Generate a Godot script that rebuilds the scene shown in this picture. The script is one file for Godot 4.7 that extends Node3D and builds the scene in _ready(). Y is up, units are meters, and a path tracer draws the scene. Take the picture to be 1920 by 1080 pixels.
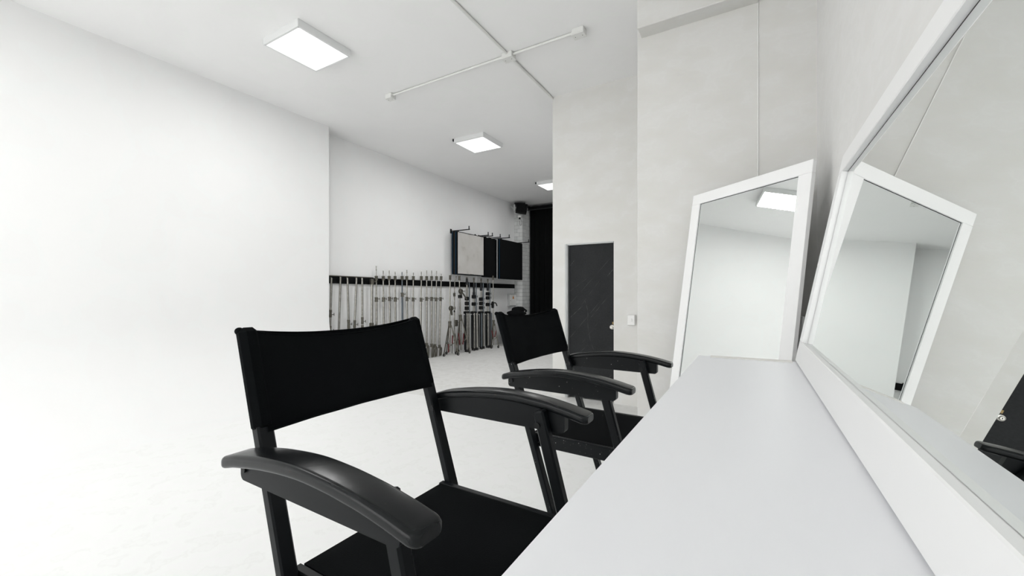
extends Node3D
# A photo studio with a white cyclorama, make-up counter with mirrors, two folding arm chairs and a wall of light stands.
# Plan: x to the right, -z into the room ("d" below is depth = -z), camera over the counter.

const EYE := 1.3                 # camera height
const FOCAL := 772.0             # focal length in pixels of a 1920 x 1080 frame
const HORIZON := 553.0           # picture row of the horizon
const YAW := 0.529657            # the room's depth axis lies this far right of the lens axis
const CEIL := 3.86
const LIGHT_ENERGY := 2.8
const SKY_ENERGY := 5.4          # overcast daylight through the loading door added behind the camera for fill
const EXPOSURE := 0.88

var M := {}
var names := {}
var rng := RandomNumberGenerator.new()

# ---------------------------------------------------------------- node helpers
func numbered(called: String) -> String:
	if not names.has(called):
		names[called] = 0
		return called
	names[called] += 1
	return "%s_%03d" % [called, names[called]]

func thing(called: String, label: String, category: String, at := Vector3.ZERO, turn := 0.0, group := "") -> Node3D:
	var o := Node3D.new()
	o.name = numbered(called)
	add_child(o, true)
	o.position = at
	o.rotation.y = turn
	o.set_meta("label", label)
	o.set_meta("category", category)
	if group != "":
		o.set_meta("group", group)
	return o

func setting(called: String, label := "") -> Node3D:
	var o := Node3D.new()
	o.name = called
	add_child(o, true)
	o.set_meta("kind", "structure")
	if label != "":
		o.set_meta("label", label)
	return o

func begin() -> SurfaceTool:
	var st := SurfaceTool.new()
	st.begin(Mesh.PRIMITIVE_TRIANGLES)
	return st

func put(called: String, st: SurfaceTool, m: Material, parent: Node, label := "") -> MeshInstance3D:
	st.generate_normals()
	var o := MeshInstance3D.new()
	o.mesh = st.commit()
	o.material_override = m
	o.name = called
	parent.add_child(o, true)
	if label != "":
		o.set_meta("label", label)
	return o

func put_mesh(called: String, mesh: Mesh, m: Material, parent: Node, at := Vector3.ZERO) -> MeshInstance3D:
	var o := MeshInstance3D.new()
	o.mesh = mesh
	o.material_override = m
	o.name = called
	o.position = at
	parent.add_child(o, true)
	return o

# ---------------------------------------------------------------- shape helpers
func tri(st: SurfaceTool, a: Vector3, b: Vector3, c: Vector3, out: Vector3) -> void:
	if (b - a).cross(c - a).dot(out) > 0.0:
		st.add_vertex(a); st.add_vertex(c); st.add_vertex(b)
	else:
		st.add_vertex(a); st.add_vertex(b); st.add_vertex(c)

func quad(st: SurfaceTool, a: Vector3, b: Vector3, c: Vector3, d: Vector3, out: Vector3) -> void:
	tri(st, a, b, c, out)
	tri(st, a, c, d, out)

# box with chamfered edges, in the frame t
func cbox(st: SurfaceTool, t: Transform3D, size: Vector3, ch := 0.004) -> void:
	st.set_smooth_group(-1)
	var h := size * 0.5
	ch = minf(ch, minf(h.x, minf(h.y, h.z)) * 0.95)
	var b := t.basis
	var p := func(sx: float, sy: float, sz: float, keep: int) -> Vector3:
		var v := Vector3(sx * (h.x - (0.0 if keep == 0 else ch)), sy * (h.y - (0.0 if keep == 1 else ch)), sz * (h.z - (0.0 if keep == 2 else ch)))
		return t * v
	for s in [-1.0, 1.0]:
		quad(st, p.call(s, -1, -1, 0), p.call(s, 1, -1, 0), p.call(s, 1, 1, 0), p.call(s, -1, 1, 0), b * Vector3(s, 0, 0))
		quad(st, p.call(-1, s, -1, 1), p.call(1, s, -1, 1), p.call(1, s, 1, 1), p.call(-1, s, 1, 1), b * Vector3(0, s, 0))
		quad(st, p.call(-1, -1, s, 2), p.call(1, -1, s, 2), p.call(1, 1, s, 2), p.call(-1, 1, s, 2), b * Vector3(0, 0, s))
	if ch <= 0.0:
		return
	for s in [-1.0, 1.0]:
		for q in [-1.0, 1.0]:
			quad(st, p.call(s, q, -1, 0), p.call(s, q, 1, 0), p.call(s, q, 1, 1), p.call(s, q, -1, 1), b * Vector3(s, q, 0))
			quad(st, p.call(s, -1, q, 0), p.call(s, 1, q, 0), p.call(s, 1, q, 2), p.call(s, -1, q, 2), b * Vector3(s, 0, q))
			quad(st, p.call(-1, s, q, 1), p.call(1, s, q, 1), p.call(1, s, q, 2), p.call(-1, s, q, 2), b * Vector3(0, s, q))
			for r in [-1.0, 1.0]:
				tri(st, p.call(s, q, r, 0), p.call(s, q, r, 1), p.call(s, q, r, 2), b * Vector3(s, q, r))

func bx(st: SurfaceTool, lo: Vector3, hi: Vector3, ch := 0.0) -> void:
	cbox(st, Transform3D(Basis(), (lo + hi) * 0.5), hi - lo, ch)

# box given in the room plan: x, y, depth
func rb(st: SurfaceTool, x0: float, x1: float, y0: float, y1: float, d0: float, d1: float, ch := 0.0) -> void:
	bx(st, Vector3(x0, y0, -d1), Vector3(x1, y1, -d0), ch)

# frame whose y axis runs from a to b
func along(a: Vector3, b: Vector3, side := Vector3.RIGHT) -> Transform3D:
	var y := (b - a).normalized()
	var x := (side - y * side.dot(y))
	if x.length() < 0.01:
		x = Vector3(0, 0, 1) - y * y.z
	x = x.normalized()
	return Transform3D(Basis(x, y, x.cross(y)), (a + b) * 0.5)

func bar(st: SurfaceTool, a: Vector3, b: Vector3, wx: float, wz: float, ch := 0.003, side := Vector3.RIGHT) -> void:
	cbox(st, along(a, b, side), Vector3(wx, a.distance_to(b), wz), ch)

# surface of revolution about the axis a -> b: profile of (distance along in metres, radius)
func lathe(st: SurfaceTool, a: Vector3, b: Vector3, prof: Array, seg := 12) -> void:
	var t := along(a, b)
	var y := t.basis.y
	for i in prof.size() - 1:
		st.set_smooth_group(i + 1 if prof.size() > 2 else 1)
		for k in seg:
			var f0 := TAU * k / seg
			var f1 := TAU * (k + 1) / seg
			var e0 := t.basis.x * cos(f0) + t.basis.z * sin(f0)
			var e1 := t.basis.x * cos(f1) + t.basis.z * sin(f1)
			var p0: Vector3 = a + y * prof[i].x
			var p1: Vector3 = a + y * prof[i + 1].x
			var r0: float = prof[i].y
			var r1: float = prof[i + 1].y
			var dl: float = prof[i + 1].x - prof[i].x
			var nn := (e0 + e1) * 0.5 * dl - y * (r1 - r0)
			if nn.length() < 1e-9:
				continue
			if r0 > 0.0:
				tri(st, p0 + e0 * r0, p0 + e1 * r0, p1 + e1 * r1, nn)
			if r1 > 0.0:
				tri(st, p0 + e0 * r0, p1 + e1 * r1, p1 + e0 * r1, nn)

func tube(st: SurfaceTool, a: Vector3, b: Vector3, r: float, r2 := -1.0, seg := 12) -> void:
	if r2 < 0.0:
		r2 = r
	var l := a.distance_to(b)
	lathe(st, a, b, [Vector2(0, 0), Vector2(0, r), Vector2(l, r2), Vector2(l, 0)], seg)

# tube through a list of points
func hose(st: SurfaceTool, pts: Array, r: float, seg := 8) -> void:
	st.set_smooth_group(1)
	var rings := []
	for i in pts.size():
		var dir: Vector3 = (pts[mini(i + 1, pts.size() - 1)] - pts[maxi(i - 1, 0)]).normalized()
		var t := along(Vector3.ZERO, dir)
		var ring := []
		for k in seg:
			ring.append(pts[i] + (t.basis.x * cos(TAU * k / seg) + t.basis.z * sin(TAU * k / seg)) * r)
		rings.append(ring)
	for i in pts.size() - 1:
		for k in seg:
			var k2 := (k + 1) % seg
			var mid: Vector3 = (pts[i] + pts[i + 1]) * 0.5
			var c: Vector3 = (rings[i][k] + rings[i + 1][k2]) * 0.5
			quad(st, rings[i][k], rings[i][k2], rings[i + 1][k2], rings[i + 1][k], c - mid)

func blob(st: SurfaceTool, at: Vector3, r: Vector3, turn := 0.0, nu := 14, nv := 8, rough := 0.0) -> void:
	st.set_smooth_group(1)
	var b := Basis(Vector3.UP, turn)
	var g := []
	for j in nv + 1:
		var row := []
		for i in nu:
			var th := PI * j / nv
			var ph := TAU * i / nu
			var w := 1.0 + rough * sin(3.0 * ph + 5.0 * th) * sin(th)
			row.append(at + b * (Vector3(sin(th) * cos(ph), cos(th), sin(th) * sin(ph)) * r * w))
		g.append(row)
	for j in nv:
		for i in nu:
			var i2 := (i + 1) % nu
			var c: Vector3 = (g[j][i] + g[j + 1][i2]) * 0.5
			if j > 0:
				tri(st, g[j][i], g[j][i2], g[j + 1][i2], c - at)
			if j < nv - 1:
				tri(st, g[j][i], g[j + 1][i2], g[j + 1][i], c - at)

# ---------------------------------------------------------------- photo to plan
# point on the plane x = const seen at a picture position
func at_x(px: float, py: float, x: float) -> Vector3:
	var r := (px - 960.0) / FOCAL
	var s := sin(YAW)
	var c := cos(YAW)
	var d := x * (c + r * s) / (r * c - s)
	var zc := -s * x + c * d
	return Vector3(x, EYE + (HORIZON - py) * zc / FOCAL, -d)

func at_d(px: float, py: float, d: float) -> Vector3:
	var r := (px - 960.0) / FOCAL
	var s := sin(YAW)
	var c := cos(YAW)
	var x := d * (r * c - s) / (c + r * s)
	var zc := -s * x + c * d
	return Vector3(x, EYE + (HORIZON - py) * zc / FOCAL, -d)

# ---------------------------------------------------------------- materials
func flat(c: Color, rough := 0.6, metal := 0.0, spec := 0.5) -> StandardMaterial3D:
	var m := StandardMaterial3D.new()
	m.albedo_color = c.linear_to_srgb()
	m.roughness = rough
	m.metallic = metal
	m.metallic_specular = spec
	return m

func noise_tex(seed_: int, freq: float, stops: Array, size := 512, octaves := 4, warp := 0.0) -> NoiseTexture2D:
	var n := FastNoiseLite.new()
	n.seed = seed_
	n.frequency = freq
	n.fractal_octaves = octaves
	n.noise_type = FastNoiseLite.TYPE_SIMPLEX_SMOOTH
	if warp > 0.0:
		n.domain_warp_enabled = true
		n.domain_warp_amplitude = warp
		n.domain_warp_frequency = freq * 0.7
	var g := Gradient.new()
	g.offsets = PackedFloat32Array()
	g.colors = PackedColorArray()
	var offs := PackedFloat32Array()
	var cols := PackedColorArray()
	for s in stops:
		offs.append(s[0])
		var c: Color = s[1]
		cols.append(c.linear_to_srgb())
	g.offsets = offs
	g.colors = cols
	var t := NoiseTexture2D.new()
	t.width = size
	t.height = size
	t.seamless = true
	t.noise = n
	t.color_ramp = g
	return t

func bump_tex(seed_: int, freq: float, strength: float, size := 512) -> NoiseTexture2D:
	var n := FastNoiseLite.new()
	n.seed = seed_
	n.frequency = freq
	n.fractal_octaves = 4
	var t := NoiseTexture2D.new()
	t.width = size
	t.height = size
	t.seamless = true
	t.as_normal_map = true
	t.bump_strength = strength
	t.noise = n
	return t

func world_tex(m: StandardMaterial3D, tex: Texture2D, scale: Vector3, normal: Texture2D = null, nscale := 0.4) -> StandardMaterial3D:
	m.albedo_texture = tex
	m.albedo_color = Color.WHITE
	m.uv1_triplanar = true
	m.uv1_world_triplanar = true
	m.uv1_scale = scale
	if normal:
		m.normal_enabled = true
		m.normal_texture = normal
		m.normal_scale = nscale
	return m

func grey(v: float, warm := 0.0) -> Color:
	return Color(v * (1.0 + warm), v, v * (1.0 - warm))

func make_materials() -> void:
	var W := Color(0.886, 0.888, 0.888)
	M.white = world_tex(flat(W, 0.75), noise_tex(3, 0.006, [[0.0, W * 0.985], [0.5, W], [1.0, W * 1.01]], 512, 4), Vector3.ONE * 0.3, bump_tex(4, 0.03, 2.0), 0.05)
	M.ceiling = world_tex(flat(W, 0.85), noise_tex(8, 0.005, [[0.0, Color(0.893, 0.895, 0.893)], [0.5, Color(0.905, 0.906, 0.905)], [1.0, Color(0.915, 0.916, 0.915)]], 512, 4), Vector3.ONE * 0.25, bump_tex(9, 0.03, 2.0), 0.15)
	# trowelled cement render: paler swirls and faint warm patches
	M.plaster = world_tex(flat(W, 0.62), noise_tex(21, 0.0045, [[0.0, Color(0.685, 0.678, 0.65)], [0.42, Color(0.705, 0.70, 0.677)], [0.58, Color(0.713, 0.71, 0.69)], [0.64, Color(0.728, 0.726, 0.71)], [0.70, Color(0.715, 0.712, 0.693)], [1.0, Color(0.74, 0.738, 0.725)]], 1024, 6, 60.0), Vector3(0.45, 0.75, 0.45), bump_tex(22, 0.018, 3.0), 0.25)
	M.plaster_pale = world_tex(flat(W, 0.6), noise_tex(25, 0.005, [[0.0, Color(0.765, 0.76, 0.742)], [0.45, Color(0.785, 0.782, 0.768)], [0.62, Color(0.80, 0.798, 0.786)], [0.70, Color(0.78, 0.777, 0.762)], [1.0, Color(0.81, 0.81, 0.80)]], 1024, 6, 60.0), Vector3(0.8, 0.8, 0.4), bump_tex(22, 0.018, 3.0), 0.25)
	M.edge_highlight = flat(Color(0.80, 0.80, 0.78), 0.6)  # paler tone painting a highlight on the column edge
	M.cyc_floor = world_tex(flat(W, 0.5), noise_tex(31, 0.008, [[0.0, Color(0.875, 0.88, 0.875)], [0.60, Color(0.885, 0.89, 0.885)], [0.68, Color(0.85, 0.855, 0.845)], [0.74, Color(0.88, 0.885, 0.88)], [1.0, Color(0.855, 0.855, 0.85)]], 1024, 6, 30.0), Vector3(0.55, 0.55, 0.55))
	M.floor = world_tex(flat(W, 0.55), noise_tex(41, 0.007, [[0.0, Color(0.72, 0.715, 0.70)], [0.45, Color(0.785, 0.783, 0.77)], [0.62, Color(0.81, 0.81, 0.80)], [0.72, Color(0.73, 0.725, 0.71)], [1.0, Color(0.82, 0.82, 0.81)]], 1024, 6, 25.0), Vector3(0.5, 0.5, 0.5))
	M.joint = flat(grey(0.22, 0.03), 0.9)
	M.counter = flat(Color(0.885, 0.892, 0.92), 0.4)
	M.frame_white = flat(Color(0.90, 0.902, 0.902), 0.42)
	M.raw_board = world_tex(flat(W, 0.8), noise_tex(51, 0.01, [[0.0, Color(0.83, 0.812, 0.78)], [1.0, Color(0.875, 0.865, 0.845)]], 256, 4), Vector3(3, 30, 3))
	M.mirror = flat(Color(0.90, 0.925, 0.912), 0.0, 1.0)
	M.backing = flat(Color(0.012, 0.016, 0.016), 0.7)
	# chairs
	M.black_paint = flat(Color(0.005, 0.0062, 0.0072), 0.4, 0.0, 0.26)
	M.arm_paint = world_tex(flat(W, 0.25, 0.0, 0.31), noise_tex(61, 0.05, [[0.0, Color(0.006, 0.0073, 0.0082)], [0.90, Color(0.008, 0.0092, 0.010)], [0.95, Color(0.05, 0.036, 0.026)], [1.0, Color(0.08, 0.06, 0.045)]], 512, 3), Vector3(2.2, 2.2, 2.2), bump_tex(62, 0.02, 2.0), 0.1)
	M.arm_paint.uv1_world_triplanar = false
	M.black_cloth = flat(Color(0.0034, 0.0042, 0.0048), 0.95, 0.0, 0.2)
	M.black_cloth.normal_enabled = true
	M.black_cloth.normal_texture = bump_tex(63, 0.09, 3.0)
	M.black_cloth.normal_scale = 0.35
	M.black_cloth.uv1_triplanar = true
	M.black_cloth.uv1_scale = Vector3.ONE * 4.0
	M.bolt = flat(Color(0.008, 0.0085, 0.009), 0.4, 0.0, 0.3)
	M.speckled = speckle_paint(190, 77)
	M.speckled_rail = speckle_paint(900, 78)
	# lamps
	M.panel_glow = StandardMaterial3D.new()
	M.panel_glow.albedo_color = Color(0.9, 0.9, 0.9)
	M.panel_glow.emission_enabled = true
	M.panel_glow.emission = Color(1, 1, 1)
	M.panel_glow.emission_energy_multiplier = 1.3
	M.lamp_body = flat(Color(0.80, 0.81, 0.81), 0.5)
	M.conduit = flat(Color(0.77, 0.775, 0.755), 0.5)
	# rack
	M.rail_black = flat(Color(0.005, 0.0055, 0.006), 0.7, 0.0, 0.22)
	M.chrome = world_tex(flat(W, 0.22, 0.9), noise_tex(71, 0.03, [[0.0, Color(0.25, 0.242, 0.222)], [0.5, Color(0.34, 0.33, 0.305)], [1.0, Color(0.43, 0.42, 0.395)]], 256, 3), Vector3.ONE * 2.0)
	M.steel_dull = flat(Color(0.125, 0.118, 0.098), 0.42, 0.7)
	M.steel_blue = flat(Color(0.13, 0.15, 0.17), 0.35, 0.8)
	M.black_metal = flat(Color(0.010, 0.0105, 0.011), 0.5, 0.0, 0.3)
	M.dark_grey_metal = flat(Color(0.035, 0.037, 0.040), 0.45, 0.3, 0.3)
	M.red_paint = flat(Color(0.11, 0.012, 0.014), 0.5)
	M.rubber = flat(Color(0.018, 0.018, 0.018), 0.8)
	M.blue_edge = flat(Color(0.007, 0.028, 0.052), 0.8, 0.0, 0.3)
	M.brown_edge = flat(Color(0.03, 0.024, 0.018), 0.8, 0.0, 0.3)
	M.white_cloth = world_tex(flat(W, 0.95), noise_tex(81, 0.012, [[0.0, Color(0.46, 0.44, 0.415)], [0.25, Color(0.55, 0.535, 0.51)], [0.6, Color(0.575, 0.56, 0.54)], [1.0, Color(0.60, 0.59, 0.57)]], 512, 4, 20.0), Vector3.ONE * 0.45)
	M.flag_black = flat(Color(0.006, 0.0065, 0.007), 0.95, 0.0, 0.2)
	M.curtain = flat(Color(0.0045, 0.005, 0.005), 0.95, 0.0, 0.15)
	M.brick_a = flat(Color(0.70, 0.71, 0.705), 0.7)
	M.brick_b = flat(Color(0.64, 0.65, 0.645), 0.7)
	M.mortar = flat(Color(0.16, 0.16, 0.16), 0.9)
	M.plastic_white = flat(Color(0.80, 0.80, 0.79), 0.4)
	M.plastic_grey = flat(Color(0.50, 0.51, 0.51), 0.5)
	M.orange = flat(Color(0.62, 0.22, 0.02), 0.6)
	M.speaker_black = flat(Color(0.006, 0.0063, 0.0066), 0.6, 0.0, 0.22)
	M.door_face = door_print()
	M.door_face.roughness = 0.7
	M.door_face.metallic_specular = 0.25
	M.door_edge = flat(Color(0.03, 0.032, 0.034), 0.6)
	M.jamb = flat(Color(0.47, 0.485, 0.485), 0.4, 0.2)
	M.lock_metal = flat(Color(0.42, 0.41, 0.385), 0.25, 0.95)
	M.brass = flat(Color(0.28, 0.20, 0.09), 0.5, 0.6)

# black paint with dried drips of white wall paint, as on the second chair
func speckle_paint(count: int, seed_: int) -> StandardMaterial3D:
	var im := Image.create(1024, 1024, false, Image.FORMAT_RGB8)
	im.fill(Color(0.0055, 0.0068, 0.0078).linear_to_srgb())
	rng.seed = seed_
	for k in count:
		var x := rng.randi_range(3, 1019)
		var y := rng.randi_range(3, 1019)
		var big := rng.randf() < 0.25
		var c := Color(0.62, 0.62, 0.6).linear_to_srgb() * rng.randf_range(0.55, 1.0)
		im.fill_rect(Rect2i(x, y, 4 if big else 2, 3 if big else 2), c)
		if big:
			im.fill_rect(Rect2i(x + 1, y - 1, 2, 5), c)
	var m := flat(Color.WHITE, 0.4, 0.0, 0.26)
	m.albedo_texture = ImageTexture.create_from_image(im)
	m.uv1_triplanar = true
	m.uv1_scale = Vector3.ONE * 1.6
	return m

# slate-look laminate with pale scratches
func door_print() -> StandardMaterial3D:
	var w := 512
	var h := 1696
	var im := Image.create(w, h, false, Image.FORMAT_RGB8)
	var n := FastNoiseLite.new()
	n.seed = 5
	n.frequency = 0.035
	n.fractal_octaves = 4
	n.domain_warp_enabled = true
	n.domain_warp_amplitude = 25.0
	var n2 := FastNoiseLite.new()
	n2.seed = 6
	n2.frequency = 0.004
	for y in h:
		for x in w:
			var v := 0.027 + 0.005 * n.get_noise_2d(x, y * 1.6) + 0.004 * n2.get_noise_2d(x, y)
			im.set_pixel(x, y, Color(v * 0.96, v * 1.01, v * 1.06).linear_to_srgb())
	# scratch: x0, y0, x1, y1 in parts of the leaf, strength, bend
	var marks := [[0.02, 0.385, 0.99, 0.07, 0.8, 0.0], [0.0, 0.305, 0.42, 0.215, 0.3, 0.0], [0.86, 0.205, 1.0, 0.155, 0.5, 0.0], [0.03, 0.475, 0.30, 0.40, 0.9, 0.0], [0.02, 0.61, 0.72, 0.36, 0.9, 0.0],
		[0.36, 0.365, 0.42, 0.49, 0.55, 0.03], [0.42, 0.49, 0.55, 0.68, 0.55, -0.03], [0.50, 0.47, 0.86, 0.34, 0.5, 0.0], [0.30, 0.385, 0.68, 0.235, 0.3, 0.0], [0.05, 0.76, 0.42, 0.655, 0.4, 0.0], [0.62, 0.95, 0.95, 0.83, 0.4, 0.0],
		[0.03, 0.13, 0.12, 0.095, 0.3, 0.0], [0.30, 0.64, 0.66, 0.50, 0.22, 0.0], [0.45, 0.93, 0.7, 0.86, 0.35, 0.0]]
	for s in marks:
		var steps := 900
		for k in steps:
			var t := float(k) / steps
			var x: int = int((lerpf(s[0], s[2], t) + s[5] * sin(PI * t)) * w)
			var y: int = int(lerpf(s[1], s[3], t) * h)
			if x < 0 or y < 0 or x >= w - 1 or y >= h - 1:
				continue
			var fade: float = s[4] * (0.55 + 0.45 * sin(17.0 * t + s[0] * 40.0))
			for o in 2:
				var c := im.get_pixel(x + o, y)
				im.set_pixel(x + o, y, c.lerp(Color(0.50, 0.51, 0.51), clampf(fade * (0.75 if o == 0 else 0.45), 0.0, 1.0)))
	var m := flat(Color.WHITE, 0.5)
	m.albedo_texture = ImageTexture.create_from_image(im)
	return m

# ---------------------------------------------------------------- camera and light
func make_camera() -> void:
	var cam := Camera3D.new()
	cam.name = "camera"
	cam.position = Vector3(0, EYE, 0)
	cam.rotation.y = YAW
	cam.near = 0.02
	cam.far = 60.0
	cam.projection = Camera3D.PROJECTION_FRUSTUM
	cam.size = cam.near * 1080.0 / FOCAL
	cam.frustum_offset = Vector2(0, cam.near * (HORIZON - 540.0) / FOCAL)
	add_child(cam)
	cam.current = true
	var e := Environment.new()
	e.background_mode = Environment.BG_COLOR
	e.background_color = Color(0.99, 0.99, 0.985)
	e.background_energy_multiplier = SKY_ENERGY
	e.tonemap_mode = Environment.TONE_MAPPER_LINEAR
	e.tonemap_exposure = EXPOSURE
	e.sdfgi_enabled = true
	e.ssao_enabled = true
	e.ssil_enabled = true
	var we := WorldEnvironment.new()
	we.name = "environment"
	we.environment = e
	add_child(we)

func ceiling_light(x: float, d: float, label: String, loose := false) -> void:
	var o := thing("ceiling_light", label, "ceiling light", Vector3(x, CEIL, -d), 0.0, "square panel lights on the ceiling")
	var s := 0.29
	var st := begin()
	# shallow tray: top plate and four rims, the rim turned in round the diffuser
	bx(st, Vector3(-s, -0.006, -s), Vector3(s, 0, s))
	put("top_plate", st, M.lamp_body, o)
	st = begin()
	for k in [-1.0, 1.0]:
		bx(st, Vector3(minf(k * s, k * (s - 0.012)), -0.072, -s), Vector3(maxf(k * s, k * (s - 0.012)), -0.006, s), 0.002)
		bx(st, Vector3(-s + 0.012, -0.072, minf(k * s, k * (s - 0.012))), Vector3(s - 0.012, -0.006, maxf(k * s, k * (s - 0.012))), 0.002)
		bx(st, Vector3(minf(k * (s - 0.012), k * (s - 0.02)), -0.072, -s + 0.012), Vector3(maxf(k * (s - 0.012), k * (s - 0.02)), -0.068, s - 0.012))
		bx(st, Vector3(-s + 0.012, -0.072, minf(k * (s - 0.012), k * (s - 0.02))), Vector3(s - 0.012, -0.068, maxf(k * (s - 0.012), k * (s - 0.02))))
	put("rim", st, M.lamp_body, o)
	st = begin()
	bx(st, Vector3(-s + 0.014, -0.067, -s + 0.014), Vector3(s - 0.014, -0.063, s - 0.014))
	put("diffuser", st, M.panel_glow, o, "glowing white diffuser")
	if loose:
		st = begin()
		hose(st, [Vector3(-s - 0.012, -0.012, s - 0.02), Vector3(-s - 0.014, -0.03, s - 0.06), Vector3(-s - 0.012, -0.018, s - 0.12), Vector3(-s - 0.012, -0.012, s - 0.30)], 0.006, 6)
		put("cable", st, M.black_metal, o, "loose black supply cable along the rim")
		st = begin()
		bx(st, Vector3(-s - 0.02, -0.045, s - 0.03), Vector3(-s, -0.005, s + 0.015), 0.003)
		put("connector", st, M.dark_grey_metal, o)
		st = begin()
		bx(st, Vector3(-s - 0.022, -0.035, s - 0.13), Vector3(-s, -0.01, s - 0.08), 0.003)
		put("connector", st, M.dark_grey_metal, o)
	var l := AreaLight3D.new()
	l.name = "panel_light"
	l.area_size = Vector2(0.535, 0.535)
	l.light_energy = LIGHT_ENERGY
	l.light_color = Color(1.0, 1.0, 0.995)
	l.shadow_enabled = true
	l.area_range = 30.0
	l.area_attenuation = 2.0
	l.rotation.x = -PI / 2
	l.position = Vector3(0, -0.074, 0)
	o.add_child(l)

# ---------------------------------------------------------------- the room
func make_room() -> void:
	# floor: base under the joints, painted studio floor, three greyer slabs behind it
	var f := setting("floor", "white painted studio floor with greyer scuffed slabs behind")
	var st := begin()
	rb(st, -6.1, 0.7, -0.2, -0.012, -4.3, 10.9)
	put("floor_bed", st, M.joint, f)
	st = begin()
	rb(st, -4.57, 0.45, -0.012, 0.0, -4.1, 4.0)
	put("painted_floor", st, M.cyc_floor, f, "bright white painted studio floor")
	for a in [[4.004, 5.47, 0.45], [5.474, 6.6, -2.2], [6.604, 10.7, -2.2]]:
		st = begin()
		rb(st, -5.9, a[2], -0.012, -0.001, a[0], a[1])
		put("slab", st, M.floor, f, "greyish white scuffed concrete slab")
	# cyclorama: wall that curves into the floor
	var wl := setting("wall_left", "seamless white cyclorama wall curving into the floor")
	st = begin()
	st.set_smooth_group(1)
	var prof: Array[Vector2] = []
	for k in 25:
		var a := PI / 2 * k / 24.0
		prof.append(Vector2(-4.57 - sin(a), 1.0 - cos(a)))
	prof.append(Vector2(-5.57, 2.2))
	prof.append(Vector2(-5.57, CEIL + 0.02))
	var cuts := [-4.1, -2.0, 0.0, 2.0, 4.0]
	for i in prof.size() - 1:
		for j in cuts.size() - 1:
			var p := prof[i]
			var q := prof[i + 1]
			quad(st, Vector3(p.x, p.y, -cuts[j]), Vector3(q.x, q.y, -cuts[j]), Vector3(q.x, q.y, -cuts[j + 1]), Vector3(p.x, p.y, -cuts[j + 1]), Vector3(1, 0.6, 0))
	st.set_smooth_group(-1)
	for e in [-4.1, 4.0]:      # closed ends and back
		for i in prof.size() - 1:
			quad(st, Vector3(prof[i].x, prof[i].y, -e), Vector3(prof[i + 1].x, prof[i + 1].y, -e), Vector3(-6.0, prof[i + 1].y, -e), Vector3(-6.0, prof[i].y, -e), Vector3(0, 0, -e))
	quad(st, Vector3(-6, 0, 4.1), Vector3(-6, CEIL + 0.02, 4.1), Vector3(-6, CEIL + 0.02, -4.0), Vector3(-6, 0, -4.0), Vector3(-1, 0, 0))
	quad(st, Vector3(-6, 0, 4.1), Vector3(-4.57, 0, 4.1), Vector3(-4.57, 0, -4.0), Vector3(-6, 0, -4.0), Vector3(0, -1, 0))
	put("cyclorama", st, M.white, wl)
	var simple := [
		["wall_stands", "white recessed wall behind the light stands", M.white, -6.0, -5.82, -0.012, CEIL + 0.02, 4.0, 10.8],
		["wall_end", "end wall behind the black curtain", M.white, -6.0, -2.0, -0.012, CEIL + 0.02, 10.65, 10.85],
		["wall_right", "grey trowelled plaster wall behind the leaning mirrors", M.plaster_pale, 0.408, 0.6, -0.012, CEIL + 0.02, -4.2, 4.9],
		["wall_corridor", "side wall of the narrow far part of the room", M.white, -2.24, -2.08, -0.012, CEIL + 0.02, 5.02, 10.7],
	]
	for a in simple:
		var o := setting(a[0], a[1])
		st = begin()
		rb(st, a[3], a[4], a[5], a[6], a[7], a[8])
		put("paint" if a[2] == M.white else "plaster", st, a[2], o)
	var c := setting("ceiling", "matt white ceiling")
	st = begin()
	rb(st, -6.1, 0.7, CEIL, CEIL + 0.2, -4.3, 10.9)
	put("paint", st, M.ceiling, c)
	# back wall behind the camera; loading door and yard added for fill light
	var wb := setting("wall_back", "white wall with the added wide loading door, facing the far curtain")
	for a in [[-6.0, -5.2, -0.012, CEIL + 0.02], [-0.3, 0.6, -0.012, CEIL + 0.02], [-5.2, -0.3, 3.25, CEIL + 0.02]]:
		st = begin()
		rb(st, a[0], a[1], a[2], a[3], -4.3, -4.1)
		put("paint", st, M.white, wb)
	var d2 := setting("added_door_2", "unseen wide loading door with raised roller shutter, added to let daylight in")
	st = begin()  # unseen door, added so daylight fills the room from behind the camera
	rb(st, -5.25, -0.25, 3.25, 3.6, -4.1, -3.85, 0.02)
	put("added_shutter_box", st, M.jamb, d2)
	for x in [-5.2, -0.36]:
		st = begin()
		rb(st, x, x + 0.06, 0.0, 3.25, -4.28, -4.08, 0.004)
		put("added_guide_rail", st, M.jamb, d2)
	var yard := setting("floor_added_yard", "unseen pale concrete yard added outside the loading door to bounce daylight in")
	st = begin()  # ground added outside to bounce sky light onto the ceiling
	rb(st, -14.0, 9.0, -0.2, -0.02, -20.0, -4.3)
	put("concrete", st, M.floor, yard)
	# wall with the door: pieces round the opening
	var wd := setting("wall_door", "grey plaster wall with the dark door")
	st = begin()
	rb(st, -2.24, -2.066, -0.012, CEIL + 0.02, 4.87, 5.02)
	rb(st, -1.440, -0.5, -0.012, CEIL + 0.02, 4.87, 5.02)
	rb(st, -2.066, -1.440, 1.945, CEIL + 0.02, 4.87, 5.02)
	rb(st, -2.066, -1.440, -0.012, 1.945, 4.99, 5.02)
	put("plaster", st, M.plaster, wd)
	# column with a slightly set back strip beside it, and the beam under the ceiling
	var col := setting("wall_column", "grey plaster column standing before the door wall")
	st = begin()
	rb(st, -0.897, 0.036, -0.012, CEIL + 0.02, 3.76, 4.87, 0.004)
	put("column", st, M.plaster, col)
	st = begin()
	rb(st, 0.03, 0.41, -0.012, CEIL + 0.02, 3.764, 4.87)
	put("setback", st, M.plaster, col, "set back strip between column and side wall")
	st = begin()
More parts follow.
